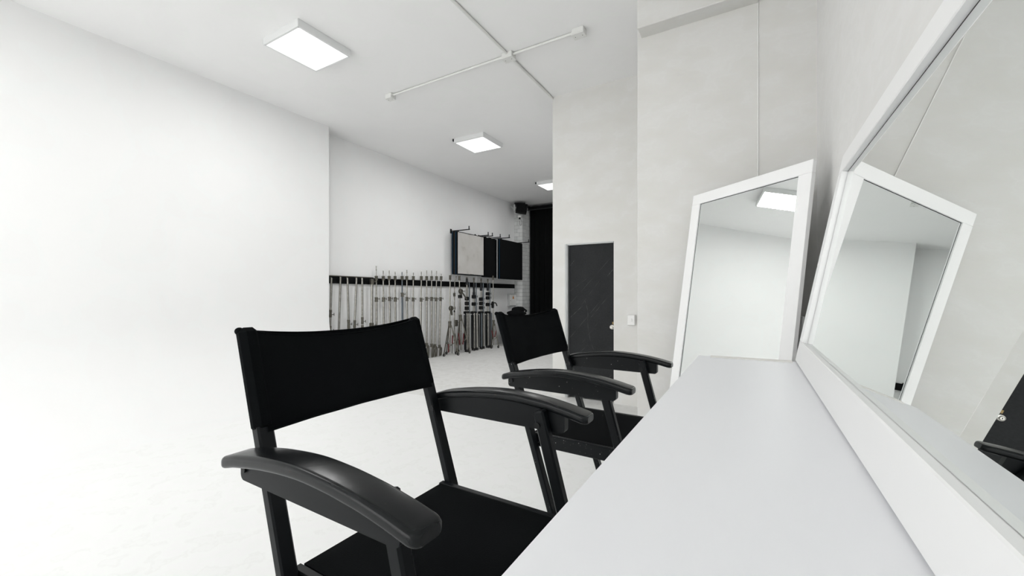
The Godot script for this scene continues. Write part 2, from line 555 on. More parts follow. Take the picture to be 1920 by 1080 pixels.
	rb(st, 0.030, 0.038, -0.012, CEIL + 0.01, 3.757, 3.770, 0.002)  # thin pale strip stands for the highlight along this edge
	put("highlight_strip", st, M.edge_highlight, col, "pale strip painted as the highlight down the column edge")
	st = begin()
	rb(st, -0.862, 0.034, 3.592, CEIL + 0.01, 3.60, 3.765, 0.006)
	put("beam", st, M.plaster, col, "plaster beam under the ceiling")
	# door
	var dr := setting("door_1", "dark slate coloured door with pale scratches")
	st = begin()
	rb(st, -2.026, -1.4415, 0.012, 1.925, 4.905, 4.945, 0.002)
	var leaf := put("door_leaf", st, M.door_edge, dr)
	st = begin()
	st.set_smooth_group(-1)
	var x0 := -2.024
	var x1 := -1.4435
	var vs := [[x0, 0.014, 0.0, 1.0], [x0, 1.923, 0.0, 0.0], [x1, 1.923, 1.0, 0.0], [x1, 0.014, 1.0, 1.0]]
	for k in [0, 1, 2, 0, 2, 3]:
		st.set_uv(Vector2(vs[k][2], vs[k][3]))
		st.add_vertex(Vector3(vs[k][0], vs[k][1], -4.904))
	put("laminate", st, M.door_face, leaf, "slate look laminate with diagonal scratches")
	st = begin()
	rb(st, -2.066, -2.028, -0.005, 1.945, 4.862, 4.95, 0.003)
	rb(st, -2.055, -2.040, -0.005, 1.945, 4.855, 4.865, 0.002)
	put("jamb", st, M.jamb, dr, "pale metal jamb")
	st = begin()
	rb(st, -2.066, -1.4405, 1.927, 1.945, 4.864, 4.95, 0.003)
	put("head", st, M.jamb, dr)
	var at := Vector3(-1.468, 0.912, -4.904)
	st = begin()
	lathe(st, at, at + Vector3(0, 0, 0.05), [Vector2(0, 0), Vector2(0, 0.031), Vector2(0.012, 0.032), Vector2(0.02, 0.026), Vector2(0.022, 0.017), Vector2(0.034, 0.017), Vector2(0.037, 0.013), Vector2(0.037, 0.0)], 20)
	var lock := put("lock", st, M.lock_metal, dr, "round metal cylinder lock")
	st = begin()
	rb(st, -1.470, -1.466, 0.906, 0.918, 4.864, 4.868)
	put("keyhole", st, M.backing, lock)
	st = begin()
	rb(st, -1.468, -1.4425, 0.945, 0.975, 4.900, 4.906, 0.002)
	put("strike_plate", st, M.brass, dr, "worn brass plate above the lock")

func make_ceiling_fittings() -> void:
	ceiling_light(-3.92, 2.575, "square white panel light beside the cyclorama wall, no cable showing on its rim")
	ceiling_light(-3.94, 5.63, "square white panel light with loose black cable ends, above the light stands", true)
	ceiling_light(-3.95, 8.62, "square white panel light near the black speaker and curtain", true)
	ceiling_light(-3.93, -0.47, "square white panel light over the open cyclorama floor opposite the counter")
	# surface conduit: a cross of pipes with three boxes
	var o := thing("ceiling_conduit", "white surface conduit cross with three junction boxes on the ceiling", "conduit", Vector3(-2.24, CEIL, -3.757))
	var y := -0.016
	for seg in [[Vector3(0, y, -0.05), Vector3(0, y, -1.113)], [Vector3(0, y, 0.05), Vector3(0, y, 3.4)], [Vector3(-0.05, y, 0), Vector3(-1.72, y, 0)], [Vector3(0.05, y, 0), Vector3(0.73, y, 0)]]:
		var st := begin()
		tube(st, seg[0], seg[1], 0.013, -1.0, 14)
		put("pipe", st, M.conduit, o)
	for a in [[Vector3.ZERO, 0.062], [Vector3(-1.76, 0, 0), 0.052], [Vector3(0.79, 0, 0), 0.06]]:
		var st := begin()
		var s: float = a[1]
		bx(st, a[0] + Vector3(-s, -0.052, -s * 0.8), a[0] + Vector3(s, 0, s * 0.8), 0.004)
		bx(st, a[0] + Vector3(-s - 0.003, -0.062, -s * 0.8 - 0.003), a[0] + Vector3(s + 0.003, -0.052, s * 0.8 + 0.003), 0.003)
		var b := put("junction_box", st, M.conduit, o)
		for k in [-1.0, 1.0]:
			st = begin()
			tube(st, a[0] + Vector3(k * s * 0.6, -0.064, 0), a[0] + Vector3(k * s * 0.6, -0.061, 0), 0.004, -1.0, 8)
			put("screw", st, M.steel_dull, b)

# ---------------------------------------------------------------- counter and mirrors
func make_counter() -> void:
	var o := thing("makeup_counter", "long white make-up counter with smooth top under the leaning mirror", "counter", Vector3(0.07, 0, -0.9))
	var st := begin()
	bx(st, Vector3(-0.331, 0.927, -1.60), Vector3(0.336, 0.965, 2.9), 0.0025)
	put("top", st, M.counter, o, "smooth white laminate top")
	for z in [-1.45, 0.3, 2.3]:
		st = begin()
		bx(st, Vector3(-0.13, 0.0, z - 0.02), Vector3(0.33, 0.927, z + 0.02), 0.002)
		put("support", st, M.frame_white, o)
	st = begin()
	bx(st, Vector3(0.10, 0.80, -1.43), Vector3(0.13, 0.927, 2.8), 0.002)
	put("brace", st, M.frame_white, o)
	var chip := thing("edge_strip", "flat pale strip of raw board lying across the far end of counter", "board strip", Vector3(0.0, 0.9651, -2.487), 0.03)
	st = begin()
	bx(st, Vector3(-0.20, 0.0, -0.017), Vector3(0.168, 0.004, 0.040), 0.0008)
	put("board", st, M.raw_board, chip)

# framed mirror in its own frame: x along the width, y up the glass, +z out of the glass
func framed_mirror(o: Node3D, w: float, h: float, rail: float, rebate: float, thick: float, rail_bottom := -1.0, g := 0.006) -> void:
	if rail_bottom < 0.0:
		rail_bottom = rail
	var st := begin()
	bx(st, Vector3(0, 0, -thick), Vector3(w, rail_bottom, 0), 0.003)
	put("bottom_rail", st, M.frame_white, o)
	st = begin()
	bx(st, Vector3(0, h - rail, -thick), Vector3(w, h, 0), 0.003)
	put("top_rail", st, M.frame_white, o)
	for x in [0.0, w - rail]:
		st = begin()
		bx(st, Vector3(x, rail_bottom, -thick), Vector3(x + rail, h - rail, 0), 0.0015)
		put("stile", st, M.frame_white, o)
	st = begin()
	bx(st, Vector3(rail - 0.01, rail_bottom - 0.01, -thick + 0.001), Vector3(w - rail + 0.01, h - rail + 0.01, -rebate - 0.005))
	put("backing_board", st, M.backing, o, "dark backing board behind the glass")
	st = begin()
	bx(st, Vector3(rail + g, rail_bottom + 0.001, -rebate - 0.004), Vector3(w - rail - g, h - rail - g, -rebate))
	put("glass", st, M.mirror, o, "mirror glass")
	st = begin()  # black strips paint the shade of the open gap beside the glass
	bx(st, Vector3(rail, h - rail - g, -rebate - 0.004), Vector3(w - rail, h - rail, -rebate - 0.0004))
	bx(st, Vector3(rail, rail_bottom, -rebate - 0.004), Vector3(rail + g, h - rail - g, -rebate - 0.0004))
	bx(st, Vector3(w - rail - g, rail_bottom, -rebate - 0.004), Vector3(w - rail, h - rail - g, -rebate - 0.0004))
	put("gap_shade", st, M.backing, o, "black strip painted as the shade of the gap round the glass")

func make_mirrors() -> void:
	# long mirror standing on the counter, leaning back on the plaster wall; near end is out of the picture
	var w := 2.9
	var h := 1.0115
	var lean := atan2(0.189, 0.993)
	var o := thing("counter_mirror", "long white framed mirror standing on the counter, leaning on the plaster wall", "mirror", Vector3(0.1815, 0.9722, -2.495))
	# x runs towards the camera (+z world), glass faces -x and slightly up
	var up := Vector3(sin(lean), cos(lean), 0)
	var out := Vector3(-cos(lean), sin(lean), 0)
	o.basis = Basis(Vector3(0, 0, 1), up, out)
	framed_mirror(o, w, h, 0.098, 0.022, 0.036, 0.102)
	# tall mirror standing on the floor across the corner
	var az := 0.7042
	lean = 0.1565
	var roll := 0.0055
	var e0 := Vector3(-cos(az), 0, -sin(az))               # right to left along the top
	var n := Vector3(-sin(az), 0, cos(az))
	var u0 := Vector3(0, cos(lean), 0) - n * sin(lean)
	var e := e0 * cos(roll) - u0 * sin(roll)
	up = u0 * cos(roll) + e0 * sin(roll)
	var tr := Vector3(0.315, EYE + 0.8178, -3.0661)
	var wid := 0.9725
	var len_ := (tr + e * wid).y / up.y
	var foot := tr - up * len_
	var p := thing("floor_mirror", "tall white framed mirror standing on the floor across the room corner", "mirror", foot + e * wid + Vector3(0, 0.006, 0))
	p.basis = Basis(-e, up, (-e).cross(up))
	framed_mirror(p, wid, len_, 0.084, 0.010, 0.034, 0.16, 0.0045)
	# a smaller framed board stored behind it
	var b := thing("picture_frame", "black board with a narrow white edge stored behind the floor mirror", "board")
	var bl := 0.10
	var bup := Vector3(0, cos(bl), 0) - n * sin(bl)
	b.basis = Basis(-e, bup, (-e).cross(bup))
	b.position = at_d(1506.5, 592, 3.17) - bup * (at_d(1506.5, 592, 3.17).y / bup.y)
	var st := begin()
	bx(st, Vector3(-0.40, 0.003, -0.018), Vector3(-0.032, 1.155, 0), 0.002)
	put("panel", st, M.backing, b, "black panel")
	st = begin()
	bx(st, Vector3(-0.032, 0.003, -0.02), Vector3(0.0, 1.17, 0.004), 0.002)
	put("edge_strip", st, M.plastic_white, b, "narrow pale edge strip")

# ---------------------------------------------------------------- chairs
const CH_TOP := 1.2113
const CH_LEAN := 0.327

func cp(u: float, w: float, v: float) -> Vector3:       # forward, height above the back's top, sideways (+ = deeper into the room)
	return Vector3(u, CH_TOP + w, -v)

func curve_at(pts: Array, u: float) -> float:
	for i in pts.size() - 1:
		if u <= pts[i + 1].x:
			var t: float = clampf((u - pts[i].x) / (pts[i + 1].x - pts[i].x), 0.0, 1.0)
			var p0: Vector2 = pts[maxi(i - 1, 0)]
			var p3: Vector2 = pts[mini(i + 2, pts.size() - 1)]
			return pts[i].cubic_interpolate(pts[i + 1], p0, p3, t).y
	return pts[-1].y

const U0 := 0.066
func arm_board(st: SurfaceTool, v: float) -> void:
	var top := [Vector2(0.005, -0.262), Vector2(0.05, -0.253), Vector2(0.12, -0.236), Vector2(0.22, -0.220), Vector2(0.33, -0.211), Vector2(0.42, -0.2135), Vector2(0.50, -0.2215), Vector2(0.56, -0.232), Vector2(0.625, -0.245)]
	var us: Array[float] = []
	for e in [0.0, 0.0012, 0.003, 0.006, 0.010, 0.015, 0.020]:
		us.append(U0 + e)
	for i in 35:
		us.append(lerpf(U0 + 0.020, 0.605, (i + 1) / 36.0))
	for e in [0.020, 0.015, 0.010, 0.006, 0.003, 0.0012, 0.0]:
		us.append(0.625 - e)
	var n := us.size() - 1
	var rings := []
	for i in n + 1:
		var u := us[i]
		var w := curve_at(top, u)
		var half := 0.033
		var th := 0.026
		# rounded ends in plan
		var e := minf(u - U0, 0.625 - u)
		if e < 0.02:
			var q := 1.0 - e / 0.02
			half *= lerpf(1.0, 0.66, 1.0 - sqrt(maxf(0.0, 1.0 - q * q)))
			th *= lerpf(1.0, 0.72, 1.0 - sqrt(maxf(0.0, 1.0 - q * q)))
		var r := minf(0.009, th * 0.45)
		var ring := []
		var cy := w - 0.013
		for c in [[1, 1], [-1, 1], [-1, -1], [1, -1]]:
			for k in 5:
				var a := 0.0
				if c == [1, 1]: a = PI / 2 * k / 4.0
				elif c == [-1, 1]: a = PI / 2 + PI / 2 * k / 4.0
				elif c == [-1, -1]: a = PI + PI / 2 * k / 4.0
				else: a = 1.5 * PI + PI / 2 * k / 4.0
				ring.append(cp(u, cy + c[1] * (th / 2 - r) + sin(a) * r, v + c[0] * (half - r) + cos(a) * r))
		rings.append(ring)
	st.set_smooth_group(1)
	var m: int = rings[0].size()
	for i in n:
		var mid0 := Vector3.ZERO
		for k in m:
			mid0 += rings[i][k] / m
		for k in m:
			var k2 := (k + 1) % m
			var c: Vector3 = (rings[i][k] + rings[i + 1][k2]) * 0.5
			quad(st, rings[i][k], rings[i][k2], rings[i + 1][k2], rings[i + 1][k], c - mid0)
	st.set_smooth_group(2)
	for e in [0, n]:
		var mid := Vector3.ZERO
		for k in m:
			mid += rings[e][k] / m
		for k in m:
			tri(st, mid, rings[e][k], rings[e][(k + 1) % m], Vector3(-1 if e == 0 else 1, 0, 0))

func arm_apron(st: SurfaceTool, v: float) -> void:
	var outline: Array[Vector2] = [Vector2(0.082, -0.262), Vector2(0.14, -0.245), Vector2(0.22, -0.234), Vector2(0.33, -0.228), Vector2(0.42, -0.230), Vector2(0.50, -0.238), Vector2(0.558, -0.248)]
	for k in 5:
		var a := PI / 2 * k / 4.0
		outline.append(Vector2(0.546 + cos(a) * 0.012, -0.293 - sin(a) * 0.012))
	for k in 5:
		var a := PI / 2 * k / 4.0
		outline.append(Vector2(0.094 - sin(a) * 0.012, -0.293 - cos(a) * 0.012))
	var mid := Vector2(0.32, -0.264)
	st.set_smooth_group(-1)
	for i in outline.size():
		var a := outline[i]
		var b := outline[(i + 1) % outline.size()]
		for s in [-1.0, 1.0]:
			# slice to the long centre line so that the shape stays clean
			var ca := Vector2(a.x, -0.266)
			var cb := Vector2(b.x, -0.266)
			quad(st, cp(a.x, a.y, v + s * 0.0125), cp(b.x, b.y, v + s * 0.0125), cp(cb.x, cb.y, v + s * 0.0125), cp(ca.x, ca.y, v + s * 0.0125), Vector3(0, 0, -s))
		var n := Vector3((a + b).x * 0.5 - mid.x, ((a + b).y * 0.5 - mid.y) * 8.0, 0)
		quad(st, cp(a.x, a.y, v - 0.0125), cp(b.x, b.y, v - 0.0125), cp(b.x, b.y, v + 0.0125), cp(a.x, a.y, v + 0.0125), n)

func cloth_sheet(st: SurfaceTool, off: float, bow: float, sag: float, low: float, half: float, sgn: float) -> void:
	st.set_smooth_group(1)
	var nv := 36
	var nw := 10
	var g := []
	for i in nv + 1:
		var v := lerpf(-half, half, float(i) / nv)
		var q := 1.0 - pow(absf(v / half), 2.2)
		var top := 0.005 - sag * q
		var bot := low + 0.004 * q
		var row := []
		for j in nw + 1:
			var t := float(j) / nw
			var w := lerpf(top, bot, t)
			var crease := 0.0012 * sin(v * 43.0 + t * 5.0) * q + 0.001 * sin(t * 21.0 + v * 9.0)
			row.append(cp(-CH_LEAN * w + off - bow * q * (1.0 - 0.75 * t) + crease, w, v))
		g.append(row)
	for i in nv:
		for j in nw:
			quad(st, g[i][j], g[i + 1][j], g[i + 1][j + 1], g[i][j + 1], Vector3(sgn, 0.1, 0))
	for j in [0, nw]:
		var pts := []
		for i in nv + 1:
			pts.append(g[i][j])
		hose(st, pts, 0.0022, 6)

func make_chair(label: String, at: Vector3, turn: float, wood: Material) -> Node3D:
	var o := thing("folding_armchair", label, "chair", at, turn, "black folding arm chairs along the counter")
	var floor_u := CH_TOP * CH_LEAN
	for s in [-1.0, 1.0]:
		var st := begin()
		bar(st, cp(0.0, 0.0, s * 0.27), cp(floor_u - 0.004, -CH_TOP + 0.005, s * 0.27), 0.028, 0.036, 0.004)
		var up := put("back_post", st, wood, o)
		st = begin()
		var b := cp(0.104, -0.285, s * 0.252)
		tube(st, b + Vector3(0, 0, s * 0.001), b + Vector3(0, 0, s * 0.005), 0.0085, -1.0, 14)
		put("bolt", st, M.bolt, up)
	for s in [-1.0, 1.0]:
		var st := begin()
		arm_board(st, s * 0.3257)
		var arm := put("armrest", st, M.arm_paint, o, "arched black wooden armrest with worn edges")
		st = begin()
		arm_apron(st, s * 0.310)
		put("apron", st, wood, arm)
		st = begin()
		var b := cp(0.10, -0.279, s * 0.3235)
		tube(st, b, b + Vector3(0, 0, -s * 0.004), 0.008, -1.0, 12)
		put("bolt", st, M.bolt, arm)
	for s in [-1.0, 1.0]:
		var st := begin()
		bar(st, cp(0.487, -0.244, s * 0.2805), cp(0.487 + 0.275 * 0.335, -0.579, s * 0.2805), 0.034, 0.030, 0.005)
		var fl := put("front_post", st, wood, o)
		st = begin()
		var b := cp(0.488, -0.283, s * 0.265)
		tube(st, b + Vector3(0, 0, s * 0.0005), b + Vector3(0, 0, s * 0.004), 0.009, -1.0, 14)
		put("bolt", st, M.bolt, fl)
	for s in [-1.0, 1.0]:
		var st := begin()
		bx(st, cp(0.15, -0.566, s * 0.2405) - Vector3(0, 0, 0.011), cp(0.605, -0.511, s * 0.2405) + Vector3(0, 0, 0.011), 0.003)
		put("seat_rail", st, M.speckled_rail if wood == M.speckled else wood, o)
	for s in [-1.0, 1.0]:      # rear legs cross behind the back posts' lower half
		var st := begin()
		bar(st, cp(0.575, -0.577, s * 0.212), cp(-0.02, -CH_TOP + 0.004, s * 0.212), 0.032, 0.026, 0.003)
		put("rear_leg", st, wood, o)
	for a in [[0.167, -0.548], [0.585, -0.548]]:
		var st := begin()
		bx(st, cp(a[0] - 0.012, a[1] - 0.02, 0.2295), cp(a[0] + 0.012, a[1] + 0.02, -0.2295), 0.003)
		put("crossbar", st, wood, o)
	var st := begin()
	tube(st, cp(0.02, -1.163, 0.20), cp(0.02, -1.163, -0.20), 0.011)
	put("stretcher", st, wood, o)
	st = begin()
	tube(st, cp(0.352, -1.08, 0.254), cp(0.352, -1.08, -0.254), 0.011)
	put("stretcher", st, wood, o)
	# seat: padded cloth, a little dished
	st = begin()
	st.set_smooth_group(1)
	var n := 16
	var g := []
	for i in n + 1:
		var row := []
		for j in n + 1:
			var a := lerpf(-1, 1, float(i) / n)
			var b := lerpf(-1, 1, float(j) / n)
			var edge := maxf(pow(absf(a), 14.0), pow(absf(b), 14.0))
			row.append(cp(0.3775 + a * 0.2175, -0.507 - 0.012 * (1.0 - a * a) * (1.0 - b * b) - 0.004 * edge, b * 0.2285))
		g.append(row)
	for i in n:
		for j in n:
			quad(st, g[i][j], g[i + 1][j], g[i + 1][j + 1], g[i][j + 1], Vector3.UP)
	st.set_smooth_group(-1)
	var low := cp(0.3775, -0.528, 0).y
	for i in n:
		for pr in [[g[i][0], g[i + 1][0], Vector3(0, 0, 1)], [g[i][n], g[i + 1][n], Vector3(0, 0, -1)], [g[0][i], g[0][i + 1], Vector3(-1, 0, 0)], [g[n][i], g[n][i + 1], Vector3(1, 0, 0)]]:
			var a: Vector3 = pr[0]
			var b: Vector3 = pr[1]
			quad(st, a, b, Vector3(b.x, low, b.z), Vector3(a.x, low, a.z), pr[2])
	quad(st, Vector3(g[0][0].x, low, g[0][0].z), Vector3(g[n][0].x, low, g[n][0].z), Vector3(g[n][n].x, low, g[n][n].z), Vector3(g[0][n].x, low, g[0][n].z), Vector3.DOWN)
	put("seat", st, M.black_cloth, o, "black cloth seat")
	# back sling: sleeves round the posts and two layers of cloth between them
	st = begin()
	for s in [-1.0, 1.0]:
		bar(st, cp(-0.002, 0.011, s * 0.27), cp(0.219 * CH_LEAN, -0.219, s * 0.27), 0.036, 0.044, 0.012)
		blob(st, cp(-0.006, 0.004, s * 0.284), Vector3(0.010, 0.009, 0.010))
	cloth_sheet(st, 0.0178, 0.040, 0.030, -0.217, 0.268, 1.0)
	cloth_sheet(st, -0.0178, 0.012, 0.020, -0.217, 0.268, -1.0)
	put("back_sling", st, M.black_cloth, o, "black cloth sling stretched between the back posts")
	return o

# ---------------------------------------------------------------- light stands
func knob(st: SurfaceTool, at: Vector3, dir: Vector3, l := 0.05, wing := 0.022) -> void:
	var b := at + dir.normalized() * l
	tube(st, at, b, 0.006, -1.0, 6)
	var t := along(at, b)
	tube(st, b - t.basis.x * 0.0 - Vector3(0, wing, 0), b + Vector3(0, wing, 0), 0.005, -1.0, 6)

func collar(st: SurfaceTool, a: Vector3, b: Vector3, r: float) -> void:
	var l := a.distance_to(b)
	lathe(st, a, b, [Vector2(0, 0), Vector2(0, r), Vector2(l * 0.2, r * 1.12), Vector2(l * 0.3, r), Vector2(l * 0.7, r), Vector2(l * 0.8, r * 1.12), Vector2(l, r), Vector2(l, 0)], 10)

func put_rel(called: String, st: SurfaceTool, m: Material, o: Node3D) -> MeshInstance3D:
	# the shape was laid out in room coordinates: bring it to the thing's own origin
	var g := put(called, st, m, o)
	g.position = -o.position
	return g

# plain hanging pole: hooked on the rail, foot hub low down
func c_stand(pt: Vector2, pb: Vector2, mid_y: float, label: String, tone: Material, side := 1.0, foot_y := 648.0) -> void:
	var X := -5.745
	var top := at_x(pt.x, pt.y, X)
	var shoulder := at_x(pt.x, 521.0, X)
	var bot := at_x(pb.x, foot_y, X)
	var f := (mid_y - 521.0) / (foot_y - 521.0)
	var mid := shoulder.lerp(bot, f)
	var o := thing("light_stand", label, "light stand", Vector3(bot.x, 0, bot.z), 0.0, "steel stands hung in a row on the black rail")
	var st := begin()
	tube(st, shoulder, shoulder.lerp(top, 0.62), 0.0065, -1.0, 8)
	lathe(st, shoulder.lerp(top, 0.6), top, [Vector2(0, 0), Vector2(0, 0.010), Vector2(shoulder.distance_to(top) * 0.16, 0.010), Vector2(shoulder.distance_to(top) * 0.2, 0.006), Vector2(shoulder.distance_to(top) * 0.28, 0.010), Vector2(shoulder.distance_to(top) * 0.38, 0.010), Vector2(shoulder.distance_to(top) * 0.4, 0)], 8)
	put_rel("spigot", st, tone, o)
	st = begin()
	tube(st, mid, shoulder, 0.0145)
	put_rel("upper_tube", st, tone, o)
	st = begin()
	tube(st, bot, mid, 0.0195)
	put_rel("lower_tube", st, tone, o)
	for a in [[shoulder, -side], [mid, side]]:
		st = begin()
		var c: Vector3 = a[0]
		var ax := (shoulder - bot).normalized()
		collar(st, c - ax * 0.045, c + ax * 0.035, 0.027)
		knob(st, c, Vector3(0.6, 0.12, -a[1]), 0.056)
		put_rel("clamp", st, M.steel_dull, o)
	# folded turtle base: three short curved legs
	st = begin()
	collar(st, bot - Vector3(0, 0.03, 0), bot + Vector3(0, 0.04, 0), 0.028)
	put_rel("hub", st, M.steel_dull, o)
	for k in 3:
		st = begin()
		var dz := (k - 1) * 0.036
		hose(st, [bot + Vector3(0.02, 0.012 * k, dz * 0.3), bot + Vector3(0.035, -0.03, dz * 0.8), bot + Vector3(0.03, -0.09, dz), Vector3(bot.x + 0.015 + 0.01 * k, 0.012, bot.z + dz * 1.1)], 0.0105, 7)
		put_rel("leg", st, M.steel_dull, o)

func hook_stand(pt: Vector2, pb: Vector2, label: String, extra: Array) -> void:
	var X := -5.745
	var top := at_x(pt.x, pt.y, X)
	var hub := at_x(pb.x, 628.0, X)
	var o := thing("light_stand", label, "light stand", Vector3(hub.x, 0, hub.z), 0.0, "steel stands hung in a row on the black rail")
	var st := begin()
	tube(st, hub, top, 0.0175)
	put_rel("upper_tube", st, M.chrome, o)
	st = begin()
	var ax := (top - hub).normalized()
	hose(st, [top - ax * 0.01, top + Vector3(-0.012, 0.012, 0), top + Vector3(-0.026, 0.012, 0), top + Vector3(-0.032, 0.002, 0)], 0.006, 6)
	put_rel("hook", st, M.steel_dull, o)
	for e in extra:
		var c := hub.lerp(top, (628.0 - float(e)) / (628.0 - pt.y))
		st = begin()
		collar(st, c - ax * 0.06, c + ax * 0.06, 0.021)
		knob(st, c - ax * 0.02, Vector3(0.35, 0.1, -1), 0.055)
		put_rel("clamp", st, M.steel_dull, o)
	st = begin()
	collar(st, hub - ax * 0.05, hub + ax * 0.05, 0.034)
	put_rel("hub", st, M.steel_dull, o)
	for k in 3:
		st = begin()
		var a := TAU * k / 3.0 + 0.4
		var e := Vector3(cos(a) * 0.055, 0, sin(a) * 0.055)
		hose(st, [hub + e * 0.6, hub + e + Vector3(0, -0.05, 0), Vector3(hub.x, 0.03, hub.z) + e * 1.1, Vector3(hub.x, 0.012, hub.z) + e * 1.5], 0.012, 7)
		put_rel("leg", st, M.chrome, o)

# rolling stand with casters and red braces
func rolling_stand(pt: Vector2, pb: Vector2, X: float, hub_y: float, label: String, reds: Array, head_y: float, tone: Material, slim := false) -> void:
	var top := at_x(pt.x, pt.y, X)
	var foot := at_x(pb.x, pb.y, X)
	foot.y = 0.075
	var h := (hub_y - pt.y) / (pb.y - pt.y)
	var hub := top.lerp(foot, h)
	var ax := (top - foot).normalized()
	var o := thing("rolling_stand", label, "light stand", Vector3(foot.x, 0, foot.z), 0.0, "rolling stands beside the flags")
	var r := 0.011 if slim else 0.0155
	var st := begin()
	tube(st, hub, top, r)
	put_rel("riser", st, tone, o)
	st = begin()
	tube(st, foot, hub, r + 0.006)
	put_rel("column", st, tone, o)
	st = begin()
	collar(st, top - ax * 0.1, top, r + 0.008)
	knob(st, top - ax * 0.06, Vector3(0.3, 0, 1), 0.05)
	put_rel("top_socket", st, M.steel_dull, o)
	st = begin()
	collar(st, hub - ax * 0.05, hub + ax * 0.09, r + 0.017)
	put_rel("hub", st, M.steel_dull, o)
	# grip head: two discs on a short pin with a T handle
	if head_y > 0.0:
		var c := top.lerp(foot, (head_y - pt.y) / (pb.y - pt.y)) + Vector3(0.03, 0, 0)
		st = begin()
		lathe(st, c + Vector3(-0.025, 0, 0), c + Vector3(0.055, 0, 0), [Vector2(0, 0), Vector2(0, 0.052), Vector2(0.018, 0.056), Vector2(0.022, 0.038), Vector2(0.032, 0.038), Vector2(0.036, 0.056), Vector2(0.055, 0.048), Vector2(0.055, 0.015), Vector2(0.085, 0.015), Vector2(0.085, 0)], 14)
		knob(st, c + Vector3(0.05, 0, 0), Vector3(0.5, 0, -1), 0.06, 0.035)
		bar(st, c + Vector3(0.01, -0.15, -0.015), c + Vector3(0.01, -0.03, 0.0), 0.03, 0.04, 0.006)
		put_rel("grip_head", st, M.steel_dull, o)
	# three legs with casters
	for k in 3:
		var a := TAU * k / 3.0 + PI / 2.0
		var e := Vector3(cos(a), 0, sin(a))
		var tip := Vector3(foot.x, 0.06, foot.z) + e * (0.11 if slim else 0.185)
		if tip.x < -5.80:
			tip.x = -5.80
		st = begin()
		bar(st, hub + e * 0.03, tip, 0.016, 0.022, 0.003, e.cross(Vector3.UP))
		var leg := put_rel("leg", st, M.steel_dull, o)
		st = begin()
		tube(st, tip + Vector3(-0.012, -0.028, 0), tip + Vector3(0.012, -0.028, 0), 0.031, -1.0, 14)
		var wheel := put("caster", st, M.rubber, leg)
		wheel.name = "caster"
		st = begin()
		tube(st, tip + Vector3(-0.014, -0.028, 0), tip + Vector3(0.014, -0.028, 0), 0.017, -1.0, 10)
		put("wheel_cap", st, M.chrome, leg)
		st = begin()
		var m0 := foot + ax * 0.14
		bar(st, m0 + e * 0.02, hub.lerp(tip, 0.62), 0.008, 0.018, 0.002, e.cross(Vector3.UP))
		put_rel("brace", st, M.steel_dull, o)
	for q in reds:
		st = begin()
		tube(st, at_x(q[0], q[1], X + 0.06), at_x(q[2], q[3], X + 0.06), 0.013, -1.0, 8)
		put_rel("handle", st, M.red_paint, o).set_meta("label", "dark red lever handle")

# heavy dark light stand, legs folded parallel to the column
func heavy_stand(px: float, top_y: float, X: float, label: String, knobs: Array, dark_from: float, dark_to: float, spread: Array, knob_side: float) -> void:
	var top := at_x(px, top_y, X)
	var o := thing("heavy_light_stand", label, "light stand", Vector3(top.x, 0, top.z), 0.0, "folded heavy light stands under the flags")
	var y := func(py: float) -> Vector3:
		return Vector3(top.x, at_x(px, py, X).y, top.z)
	var hub: Vector3 = y.call(586.0)
	var st := begin()
	tube(st, hub, y.call(dark_to), 0.021)
	put_rel("riser", st, M.chrome, o)
	st = begin()
	tube(st, y.call(dark_to), y.call(dark_from), 0.026)
	collar(st, y.call(dark_to + 3), y.call(dark_to - 3), 0.031)
	put_rel("sleeve", st, M.dark_grey_metal, o)
	st = begin()
	tube(st, y.call(dark_from), top, 0.013)
	collar(st, top - Vector3(0, 0.06, 0), top, 0.02)
	put_rel("socket", st, M.steel_dull, o)
	st = begin()
	tube(st, hub + Vector3(0.04, 0, -0.035), y.call(530.0) + Vector3(0.04, 0, -0.035), 0.014)
	put_rel("second_riser", st, M.steel_blue, o)
	for k in knobs:
		var c: Vector3 = y.call(k)
		st = begin()
		bx(st, c - Vector3(0.045, 0.042, 0.042), c + Vector3(0.045, 0.042, 0.042), 0.012)
		knob(st, c + Vector3(0.02, 0, -0.03 * knob_side), Vector3(0.3, 0.1, -knob_side), 0.065, 0.028)
		put_rel("clamp", st, M.black_metal, o)
	st = begin()
	bx(st, hub - Vector3(0.05, 0.03, 0.075), hub + Vector3(0.05, 0.03, 0.075), 0.01)
	put_rel("hub", st, M.black_metal, o)
	for k in 4:
		st = begin()
		var z := top.z - 0.085 + 0.055 * k
		bar(st, Vector3(top.x + 0.015 - 0.02 * (k % 2), 0.05, z), Vector3(top.x + 0.015 - 0.02 * (k % 2), hub.y - 0.05, z + 0.012), 0.012, 0.024, 0.002)
		put_rel("brace", st, M.black_metal, o)
	for q in spread:
		st = begin()
		var p := Vector3(top.x + q[0], 0, top.z + q[1])
		tube(st, p + Vector3(0, 0.012, 0), Vector3(p.x, hub.y - 0.01, p.z), q[2])
		put_rel("leg", st, [M.chrome, M.dark_grey_metal, M.steel_blue][q[3]], o)
		st = begin()
		collar(st, p, p + Vector3(0, 0.06, 0), q[2] + 0.004)
		put_rel("foot", st, M.rubber, o)

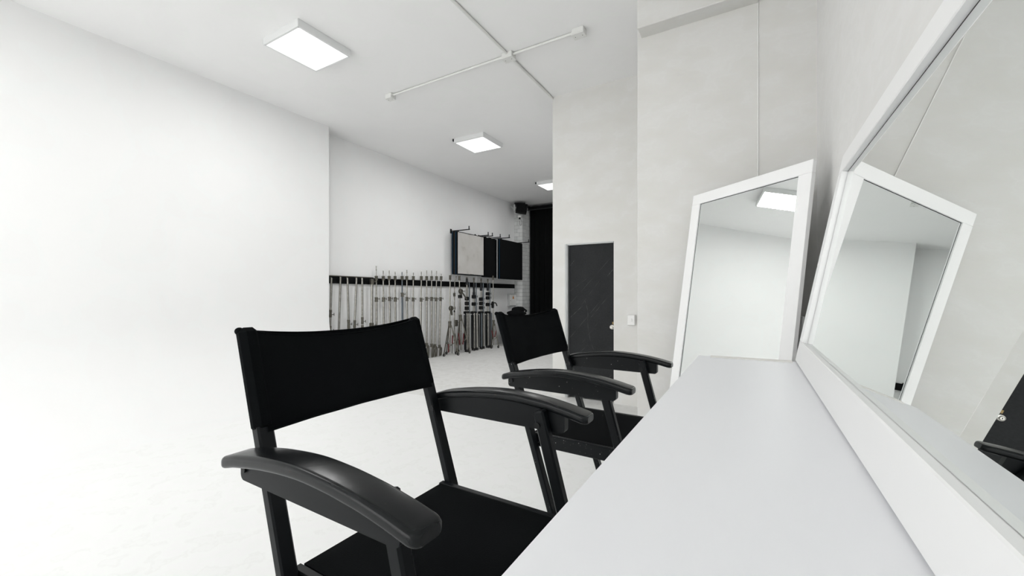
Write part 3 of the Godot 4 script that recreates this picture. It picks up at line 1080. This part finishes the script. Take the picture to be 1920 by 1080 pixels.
func make_stands() -> void:
	# rail on the wall
	var o := thing("stand_rail", "long black wooden rail fixed along the white wall, holding the stands", "wall rail", Vector3(-5.82, 1.54, -7.0))
	var st := begin()
	bx(st, Vector3(0.0, -0.056, -3.04), Vector3(0.03, 0.056, 2.98), 0.003)
	put("board", st, M.rail_black, o)
	st = begin()
	tube(st, Vector3(0.016, 0.066, 2.9), Vector3(0.016, 0.062, 1.95), 0.0095)
	put("loose_rod", st, M.steel_dull, o, "thin steel rod lying along the rail's top")
	var five := [
		[Vector2(621.5, 521), Vector2(618.5, 628), "slim steel stand hung at the rail end beside the cyclorama corner", [588, 618]],
		[Vector2(638.5, 519), Vector2(635, 628), "plain steel pole hung second along the rail, no clamps on it", []],
		[Vector2(651.5, 521), Vector2(654, 628), "slim steel stand third along the rail, clamp low on it", [606, 618]],
		[Vector2(668.5, 521), Vector2(664, 628), "slim steel stand fourth along the rail, leaning a little", [607, 617]],
		[Vector2(679, 521), Vector2(679.5, 628), "slim steel stand fifth along the rail, two clamps low on it", [601, 616]]]
	for a in five:
		hook_stand(a[0], a[1], a[2], a[3])
	# thick pole stand
	var X := -5.735
	var b := thing("pole_stand", "thick steel pole stand with big square clamps, sixth along the rail", "light stand", Vector3(X, 0, at_x(697, 600, X).z))
	var t := at_x(697.5, 523, X)
	var foot := Vector3(t.x, 0.0, at_x(696.5, 650, X).z)
	st = begin()
	tube(st, foot + Vector3(0, 0.02, 0), t, 0.021)
	put_rel("tube", st, M.chrome, b)
	for py in [528.0, 610.0]:
		var c := Vector3(t.x, at_x(697, py, X).y, lerpf(t.z, foot.z, (py - 523.0) / 130.0))
		st = begin()
		bx(st, c - Vector3(0.032, 0.05, 0.028), c + Vector3(0.032, 0.045, 0.03), 0.008)
		knob(st, c, Vector3(0.3, 0, -1), 0.075)
		put_rel("clamp", st, M.steel_dull, b)
	st = begin()
	bx(st, foot - Vector3(0.07, 0, 0.07), foot + Vector3(0.07, 0.03, 0.07), 0.006)
	put_rel("base_plate", st, M.steel_dull, b)
	# twelve stands with spigots
	var tw := [[705.5, 498.5, 706, 561], [718.5, 507.5, 720, 561], [729.6, 507, 732, 560], [740.8, 509.5, 742, 561], [753.8, 510, 755, 552], [762.7, 506, 764, 560], [775, 511, 774, 561], [790, 509.5, 788.5, 561.5], [800, 507, 800, 560], [809.3, 507, 809.5, 560], [818.5, 507.5, 815.5, 561], [827.2, 513, 824, 560.5]]
	var said := ["tall stand whose spigot rises highest, beside the thick pole stand", "chrome stand second after the thick pole stand", "chrome stand third after the thick pole stand", "chrome stand fourth after the thick pole stand", "blue grey stand whose clamp sits higher than its neighbours'", "chrome stand just after the blue grey stand", "chrome stand before the wider gap in the row", "chrome stand right after the wider gap in the row", "chrome stand fourth from the rolling stand with red braces", "chrome stand third from the rolling stand with red braces", "leaning chrome stand second from the rolling stand with red braces", "shortest chrome stand, next to the rolling stand with red braces"]
	for i in tw.size():
		var a: Array = tw[i]
		c_stand(Vector2(a[0], a[1]), Vector2(a[2], 648), a[3], said[i], M.steel_blue if i == 4 else M.chrome, 1.0, 638.0 + i * 1.1)
	# right hand group
	rolling_stand(Vector2(844, 516), Vector2(843, 660), -5.62, 610.0, "rolling stand with red braces and a grip head, first after the hung row", [[841, 645, 840.5, 661], [848.5, 629, 848, 644]], 578.0, M.chrome)
	slim_stand()
	rolling_stand(Vector2(861, 517), Vector2(865, 656), -5.60, 597.0, "rolling stand with a boom arm clamped high and two red handles", [[860, 625, 862, 647], [869.5, 625, 868, 646]], 546.0, M.chrome)
	boom_arm()
	heavy_stand(875.5, 519.5, -5.66, "dark heavy stand with three T handles facing the hung row", [560.0, 569.0, 578.0], 522.0, 531.0, [[0.05, 0.06, 0.018, 0], [0.05, -0.01, 0.02, 0], [0.0, -0.08, 0.018, 1], [0.0, 0.05, 0.015, 1]], -1.0)
	heavy_stand(888.5, 520.5, -5.66, "dark heavy stand with a grey sleeve half way up its riser", [556.5, 570.0], 531.0, 551.0, [[0.05, 0.05, 0.019, 0], [0.02, -0.02, 0.016, 1], [0.05, -0.06, 0.026, 0], [-0.02, 0.03, 0.015, 1]], 1.0)
	heavy_stand(902.0, 522.0, -5.66, "dark heavy stand with T handles facing the curtain", [561.0, 569.0, 577.0], 530.0, 542.0, [[0.05, 0.05, 0.02, 2], [0.05, -0.04, 0.019, 0], [0.0, -0.09, 0.014, 1], [-0.02, 0.0, 0.015, 1]], 1.0)
	heavy_stand(914.5, 523.0, -5.66, "dark heavy stand with high stacked clamps, farthest of the folded ones", [551.0, 558.5, 571.0], 532.0, 542.0, [[0.05, 0.06, 0.019, 0], [0.05, -0.02, 0.017, 1], [0.05, -0.09, 0.018, 2], [-0.02, 0.02, 0.015, 1]], 1.0)
	rolling_stand(Vector2(924.5, 517), Vector2(926, 646), -5.47, 606.0, "slim rolling stand with a black lever clamp, last before the electrical box", [[922, 620, 925, 632], [930, 620, 928, 632]], -1.0, M.chrome, true)
	lever_clamp()

func slim_stand() -> void:
	var X := -5.70
	var foot := at_x(852.5, 655, X)
	foot.y = 0.0
	var o := thing("light_stand", "slim stand with a bent top and black band between the rolling stands", "light stand", Vector3(foot.x, 0, foot.z))
	var p := func(px: float, py: float) -> Vector3: return at_x(px, py, X)
	var st := begin()
	hose(st, [p.call(855.5, 518), p.call(854.8, 522), p.call(852.8, 527), p.call(852.5, 532), p.call(852, 552)], 0.012, 8)
	put_rel("bent_top", st, M.chrome, o)
	st = begin()
	tube(st, p.call(852, 640), p.call(852, 550), 0.015)
	put_rel("tube", st, M.chrome, o)
	st = begin()
	collar(st, p.call(852, 556), p.call(852, 549), 0.024)
	knob(st, p.call(852, 552), Vector3(0.2, 0, 1), 0.055)
	put_rel("clamp", st, M.steel_dull, o)
	st = begin()
	tube(st, p.call(852, 585.5), p.call(852, 582), 0.019)
	put_rel("band", st, M.rubber, o)
	st = begin()
	var c: Vector3 = p.call(854, 605)
	bx(st, c - Vector3(0.03, 0.08, 0.05), c + Vector3(0.04, 0.06, 0.03), 0.015)
	knob(st, c, Vector3(0.3, 0, -1), 0.09, 0.03)
	put_rel("grip_head", st, M.steel_dull, o)
	for k in 3:
		st = begin()
		var e := Vector3(0.05 * cos(TAU * k / 3.0), 0, 0.05 * sin(TAU * k / 3.0))
		hose(st, [p.call(852, 625) + e * 0.4, p.call(852, 640) + e, foot + e * 1.2 + Vector3(0, 0.01, 0)], 0.009, 6)
		put_rel("leg", st, M.steel_dull, o)

func boom_arm() -> void:
	var X := -5.485
	var a := at_x(863, 543, X)
	var o := thing("boom_arm", "short steel arm held slanting in the grip head of rolling stand", "stand arm", a)
	var st := begin()
	tube(st, at_x(864, 544, X), at_x(875, 561, X), 0.016)
	put_rel("tube", st, M.steel_dull, o)
	st = begin()
	var c := at_x(862, 556, X)
	bx(st, c - Vector3(0.03, 0.035, 0.035), c + Vector3(0.03, 0.035, 0.035), 0.008)
	put_rel("clamp", st, M.black_metal, o)

func lever_clamp() -> void:
	var X := -5.43
	var c := at_x(924.5, 570, X)
	var o := thing("lever_clamp", "black lever clamp gripping the slim rolling stand", "clamp", c)
	var st := begin()
	bx(st, Vector3(-0.04, -0.1, -0.03), Vector3(0.02, 0.06, 0.03), 0.015)
	put("jaw", st, M.black_metal, o)
	st = begin()
	hose(st, [Vector3(0, 0.02, 0), Vector3(0.01, 0.03, -0.08), Vector3(0.01, 0.0, -0.13), Vector3(0.01, -0.05, -0.16)], 0.013, 8)
	put("lever", st, M.black_metal, o)
	st = begin()
	hose(st, [Vector3(0, 0.02, 0), Vector3(0.01, 0.02, 0.06), Vector3(0.01, -0.01, 0.10)], 0.012, 8)
	put("lever", st, M.black_metal, o)

# ---------------------------------------------------------------- flags on the wall
func flag(x: float, d0: float, d1: float, y0: float, y1: float, cloth: Material, edge: Material, label: String, rod_y: float) -> void:
	var o := thing("scrim_frame", label, "flag frame", Vector3(x, y0, -(d0 + d1) * 0.5), 0.0, "flag frames hung above the stands")
	var w := d1 - d0
	var h := y1 - y0
	var st := begin()
	bx(st, Vector3(-0.011, 0, w / 2 - 0.022), Vector3(0.011, h, w / 2), 0.003)
	bx(st, Vector3(-0.011, 0, -w / 2), Vector3(0.011, h, -w / 2 + 0.022), 0.003)
	bx(st, Vector3(-0.011, h - 0.022, -w / 2 + 0.022), Vector3(0.011, h, w / 2 - 0.022), 0.003)
	bx(st, Vector3(-0.011, 0, -w / 2 + 0.022), Vector3(0.011, 0.022, w / 2 - 0.022), 0.003)
	put("frame", st, edge, o)
	st = begin()
	st.set_smooth_group(1)
	var n := 10
	for i in n:
		for j in n:
			var q := func(a: int, b: int) -> Vector3:
				var fz := float(a) / n
				var fy := float(b) / n
				return Vector3(0.0125 - 0.003 * sin(PI * fz) * sin(PI * fy) + 0.002 * sin(fz * 9.0 + fy * 7.0) * sin(PI * fz), 0.016 + (h - 0.032) * fy, (w / 2 - 0.016) - (w - 0.032) * fz)
			quad(st, q.call(i, j), q.call(i + 1, j), q.call(i + 1, j + 1), q.call(i, j + 1), Vector3(1, 0, 0))
	put("cloth", st, cloth, o)
	for s in [-1.0, 1.0]:
		st = begin()
		var z: float = s * (w / 2 - 0.05)
		bx(st, Vector3(-0.008, h - 0.002, z - 0.012), Vector3(0.008, rod_y - y0 - 0.0112, z + 0.012), 0.001)
		put("clip", st, M.black_metal, o)

func make_flags() -> void:
	var y0 := 1.756
	var y1 := 2.70
	var rod := 2.722
	var rods := [[7.24, -5.30], [8.17, -5.42], [8.32, -5.40], [8.60, -5.35], [8.78, -5.20], [9.80, -5.20]]
	var rod_say := ["black hanging rod at the white scrim's edge nearest the hung stands", "black hanging rod at the white scrim's edge nearest the black flags", "black hanging rod at the first edge of the middle black flags", "black hanging rod at the last edge of the middle black flags", "black hanging rod at the first edge of the flags by the curtain", "black hanging rod between the last flags and the brick pier"]
	for i in rods.size():
		var a: Array = rods[i]
		var o := thing("hanging_rod", rod_say[i], "wall rod", Vector3(-5.82, rod, -a[0]), 0.0, "black rods the flags hang on")
		var st := begin()
		tube(st, Vector3(0.0, 0, 0), Vector3(a[1] + 5.82, 0, 0), 0.011, -1.0, 10)
		put("rod", st, M.black_metal, o)
		st = begin()
		tube(st, Vector3(a[1] + 5.82 - 0.02, 0.0, 0), Vector3(a[1] + 5.82 - 0.02, 0.075, 0), 0.011, -1.0, 10)
		put("end_pin", st, M.black_metal, o)
		st = begin()
		bx(st, Vector3(0, -0.05, -0.03), Vector3(0.008, 0.05, 0.03), 0.002)
		put("wall_plate", st, M.black_metal, o)
	# first stack, white scrim outermost
	flag(-5.745, 7.19, 8.22, y0, y1, M.flag_black, M.blue_edge, "blue edged frame innermost in the stack behind the white scrim", rod)
	flag(-5.715, 7.19, 8.22, y0, y1, M.flag_black, M.rail_black, "black framed flag second from the wall behind the white scrim", rod)
	flag(-5.685, 7.19, 8.22, y0, y1, M.flag_black, M.brown_edge, "brown edged frame in the middle of the stack behind the white scrim", rod)
	flag(-5.65, 7.19, 8.22, y0, y1, M.flag_black, M.blue_edge, "blue edged frame directly behind the white scrim", rod)
	flag(-5.61, 7.19, 8.22, y0, y1, M.white_cloth, M.rail_black, "stained white scrim in a black frame hung above the stands", rod)
	# middle stack
	for i in 3:
		flag(-5.70 + 0.045 * i, 8.27, 8.97, y0 - 0.02, y1, M.flag_black, M.rail_black, ["narrow black flag nearest the wall in the middle stack", "narrow black flag inside the middle stack", "narrow black flag outermost in the middle stack"][i], rod)
	# stack by the curtain
	for i in 4:
		flag(-5.55 + 0.034 * i, 8.73, 9.85, y0 - 0.05, y1, M.flag_black, [M.plastic_grey, M.rail_black, M.blue_edge, M.rail_black][i], ["grey edged black flag innermost in the stack by the curtain", "black edged flag second in the stack by the curtain", "blue edged black flag in the stack by the curtain", "large black flag outermost in the stack by the curtain"][i], rod)

# ---------------------------------------------------------------- far end
func make_far_end() -> void:
	# brick pier: single painted bricks on a mortar core
	var pier := setting("wall_pier", "white painted brick pier beside the black curtain")
	var st := begin()
	rb(st, -5.82, -5.566, -0.012, CEIL + 0.01, 10.076, 10.65)
	put("mortar_core", st, M.mortar, pier)
	var bh := 0.105
	var long_mesh := BoxMesh.new()
	long_mesh.size = Vector3(0.158, bh - 0.006, 0.02)
	var short_mesh := BoxMesh.new()
	short_mesh.size = Vector3(0.084, bh - 0.006, 0.02)
	var side_mesh := BoxMesh.new()
	side_mesh.size = Vector3(0.02, bh - 0.006, 0.135)
	var side_short := BoxMesh.new()
	side_short.size = Vector3(0.02, bh - 0.006, 0.07)
	rng.seed = 11
	var rows := int(CEIL / bh)
	for r in rows:
		var y := (r + 0.5) * bh
		var flip := r % 2 == 1
		var jut := rng.randf_range(0.0, 0.003)
		var tone: Material = M.brick_a if rng.randf() < 0.6 else M.brick_b
		put_mesh("brick", long_mesh, tone, pier, Vector3(-5.82 + (0.082 if not flip else 0.175), y, -10.072 + jut))
		put_mesh("brick", short_mesh, M.brick_b if tone == M.brick_a else M.brick_a, pier, Vector3(-5.82 + (0.208 if not flip else 0.046), y, -10.072 + jut * 0.5))
		var d := 10.064
		for l in ([0.135, 0.135, 0.135, 0.135] if not flip else [0.07, 0.135, 0.135, 0.135]):
			var m := side_mesh if l > 0.1 else side_short
			put_mesh("brick", m, M.brick_b if (r + int(d * 7.0)) % 3 else M.brick_a, pier, Vector3(-5.565, y, -(d + l * 0.5)))
			d += l + 0.007
	# black curtain with folds on a rail
	var o := thing("black_curtain", "tall black stage curtain closing off the far end of room", "curtain", Vector3(-3.9, 0, -10.42))
	st = begin()
	st.set_smooth_group(1)
	var n := 160
	for i in n:
		for j in 6:
			var q := func(a: int, b: int) -> Vector3:
				var x := lerpf(-1.60, 1.62, float(a) / n)
				var t := float(b) / 6.0
				return Vector3(x, lerpf(0.02, 3.72, t), (0.016 + 0.008 * (1.0 - t)) * sin(a * 0.85 + 0.5 * sin(a * 0.21)) )
			quad(st, q.call(i, j), q.call(i + 1, j), q.call(i + 1, j + 1), q.call(i, j + 1), Vector3(0, 0, 1))
	put("cloth", st, M.curtain, o)
	st = begin()
	bx(st, Vector3(-1.62, 3.72, -0.05), Vector3(1.64, 3.80, 0.09), 0.006)
	put("rail", st, M.rail_black, o)
	st = begin()
	tube(st, Vector3(-1.62, 3.70, 0.11), Vector3(1.64, 3.70, 0.11), 0.014)
	put("rod", st, M.dark_grey_metal, o)
	# speaker in the corner
	var s := thing("speaker", "black box speaker mounted high in the corner above the brick pier", "speaker", Vector3(-5.47, 3.66, -9.86), 0.55)
	st = begin()
	cbox(st, Transform3D(Basis(Vector3(0, 0, 1), -0.16), Vector3.ZERO), Vector3(0.30, 0.24, 0.26), 0.012)
	put("cabinet", st, M.speaker_black, s)
	st = begin()
	cbox(st, Transform3D(Basis(Vector3(0, 0, 1), -0.16), Vector3(0.0, 0, 0.132)), Vector3(0.26, 0.2, 0.008), 0.003)
	put("grille", st, M.rail_black, s)
	st = begin()
	bar(st, Vector3(-0.12, -0.08, 0.02), Vector3(-0.30, 0.06, -0.03), 0.03, 0.05)
	bx(st, Vector3(-0.215, -0.08, 0.0), Vector3(-0.175, 0.10, 0.10), 0.01)
	put("bracket", st, M.plastic_grey, s, "pale wall bracket")
	st = begin()
	bx(st, Vector3(-0.2, 0.09, -0.08), Vector3(0.1, 0.15, 0.1), 0.01)
	put("ceiling_mount", st, M.black_metal, s)
	var cam := thing("dome_camera", "small white dome camera hanging under the black speaker", "camera", Vector3(-5.60, 3.44, -9.98))
	st = begin()
	lathe(st, Vector3(0, 0.06, 0), Vector3(0, -0.06, 0), [Vector2(0, 0), Vector2(0, 0.055), Vector2(0.05, 0.058), Vector2(0.055, 0.045), Vector2(0.085, 0.03), Vector2(0.095, 0.0)], 16)
	put("housing", st, M.plastic_white, cam)
	st = begin()
	blob(st, Vector3(0.02, -0.02, 0.03), Vector3(0.028, 0.028, 0.028))
	put("lens", st, M.speaker_black, cam)
	st = begin()
	var pts := []
	for k in 17:
		var a := TAU * k / 16.0
		pts.append(Vector3(0.035 + 0.03 * sin(a), -0.13 + 0.085 * cos(a), 0.0))
	hose(st, pts, 0.004, 6)
	put("cable", st, M.dark_grey_metal, cam)
	# electrical box
	var p0 := at_x(951, 551, -5.82)
	var p1 := at_x(964, 573.5, -5.82)
	var e := thing("electrical_box", "pale grey electrical box with an orange warning triangle on the wall", "electrical box", Vector3(-5.82, p1.y, (p0.z + p1.z) * 0.5))
	var w := absf(p0.z - p1.z)
	var h := p0.y - p1.y
	st = begin()
	bx(st, Vector3(0, 0, -w / 2), Vector3(0.07, h, w / 2), 0.004)
	put("body", st, M.plastic_grey, e)
	st = begin()
	bx(st, Vector3(0.07, 0.02, -w / 2 + 0.02), Vector3(0.082, h - 0.02, w / 2 - 0.02), 0.003)
	var cover := put("cover", st, M.plastic_white, e)
	st = begin()
	st.set_smooth_group(-1)
	tri(st, Vector3(0.0835, h * 0.60, 0.05), Vector3(0.0835, h * 0.60, -0.05), Vector3(0.0835, h * 0.60 + 0.1, 0.0), Vector3(1, 0, 0))
	put("warning_triangle", st, M.orange, cover, "orange warning triangle sticker")
	st = begin()
	bx(st, Vector3(0.0836, h * 0.60 + 0.03, -0.004), Vector3(0.0842, h * 0.60 + 0.065, 0.004))
	bx(st, Vector3(0.0836, h * 0.60 + 0.013, -0.005), Vector3(0.0842, h * 0.60 + 0.022, 0.005))
	put("warning_mark", st, M.rail_black, cover)
	st = begin()
	tube(st, Vector3(0.08, h * 0.45, w / 2 - 0.04), Vector3(0.09, h * 0.45, w / 2 - 0.04), 0.008, -1.0, 10)
	put("lock", st, M.black_metal, cover)
	# covered case with a bag on top
	var c := thing("equipment_case", "tall black equipment case standing below the electrical box", "case", Vector3(-5.28, 0, -9.35))
	st = begin()
	bx(st, Vector3(-0.30, 0.06, -0.33), Vector3(0.28, 0.74, 0.33), 0.03)
	put("body", st, M.flag_black, c)
	for k in [[-0.22, -0.25], [0.2, -0.25], [-0.22, 0.25], [0.2, 0.25]]:
		st = begin()
		tube(st, Vector3(k[0] - 0.015, 0.032, k[1]), Vector3(k[0] + 0.015, 0.032, k[1]), 0.032)
		put("caster", st, M.rubber, c)
	var g := thing("duffel_bag", "slumped black fabric bag lying on top of the equipment case", "bag", Vector3(-5.28, 0.752, -9.35))
	st = begin()
	blob(st, Vector3(0.0, 0.075, 0.10), Vector3(0.24, 0.085, 0.34), 0.2, 20, 12, 0.06)
	blob(st, Vector3(-0.02, 0.13, -0.06), Vector3(0.20, 0.115, 0.23), 0.5, 20, 12, 0.1)
	put("body", st, M.flag_black, g)
	st = begin()
	hose(st, [Vector3(0.1, 0.2, -0.12), Vector3(0.17, 0.17, -0.05), Vector3(0.19, 0.1, 0.02)], 0.008, 6)
	put("strap", st, M.plastic_grey, g)

func make_switch() -> void:
	var p := at_d(1185, 600, 4.87)
	var o := thing("light_switch", "white surface mounted light switch on the plaster beside the dark door", "light switch", Vector3(p.x, p.y, -4.87))
	var st := begin()
	bx(st, Vector3(-0.045, -0.062, 0), Vector3(0.045, 0.062, 0.038), 0.005)
	put("box", st, M.plastic_white, o)
	st = begin()
	bx(st, Vector3(-0.04, -0.056, 0.038), Vector3(0.04, 0.056, 0.043), 0.003)
	put("plate", st, M.plastic_white, o)
	st = begin()
	bx(st, Vector3(-0.012, -0.018, 0.043), Vector3(0.012, 0.018, 0.050), 0.003)
	put("rocker", st, M.plastic_white, o)

# ---------------------------------------------------------------- build
func _ready() -> void:
	rng.seed = 1
	make_camera()
	make_materials()
	make_room()
	make_ceiling_fittings()
	make_counter()
	make_mirrors()
	make_chair("black folding arm chair with clean glossy frame, drawn up at the counter's open stretch", Vector3(-1.0221, 0, -0.7904), -0.0158, M.black_paint)
	make_chair("black folding arm chair speckled with white paint drips, beside the floor mirror", Vector3(-0.9818, 0, -1.853), -0.0403, M.speckled)
	make_stands()
	make_flags()
	make_far_end()
	make_switch()
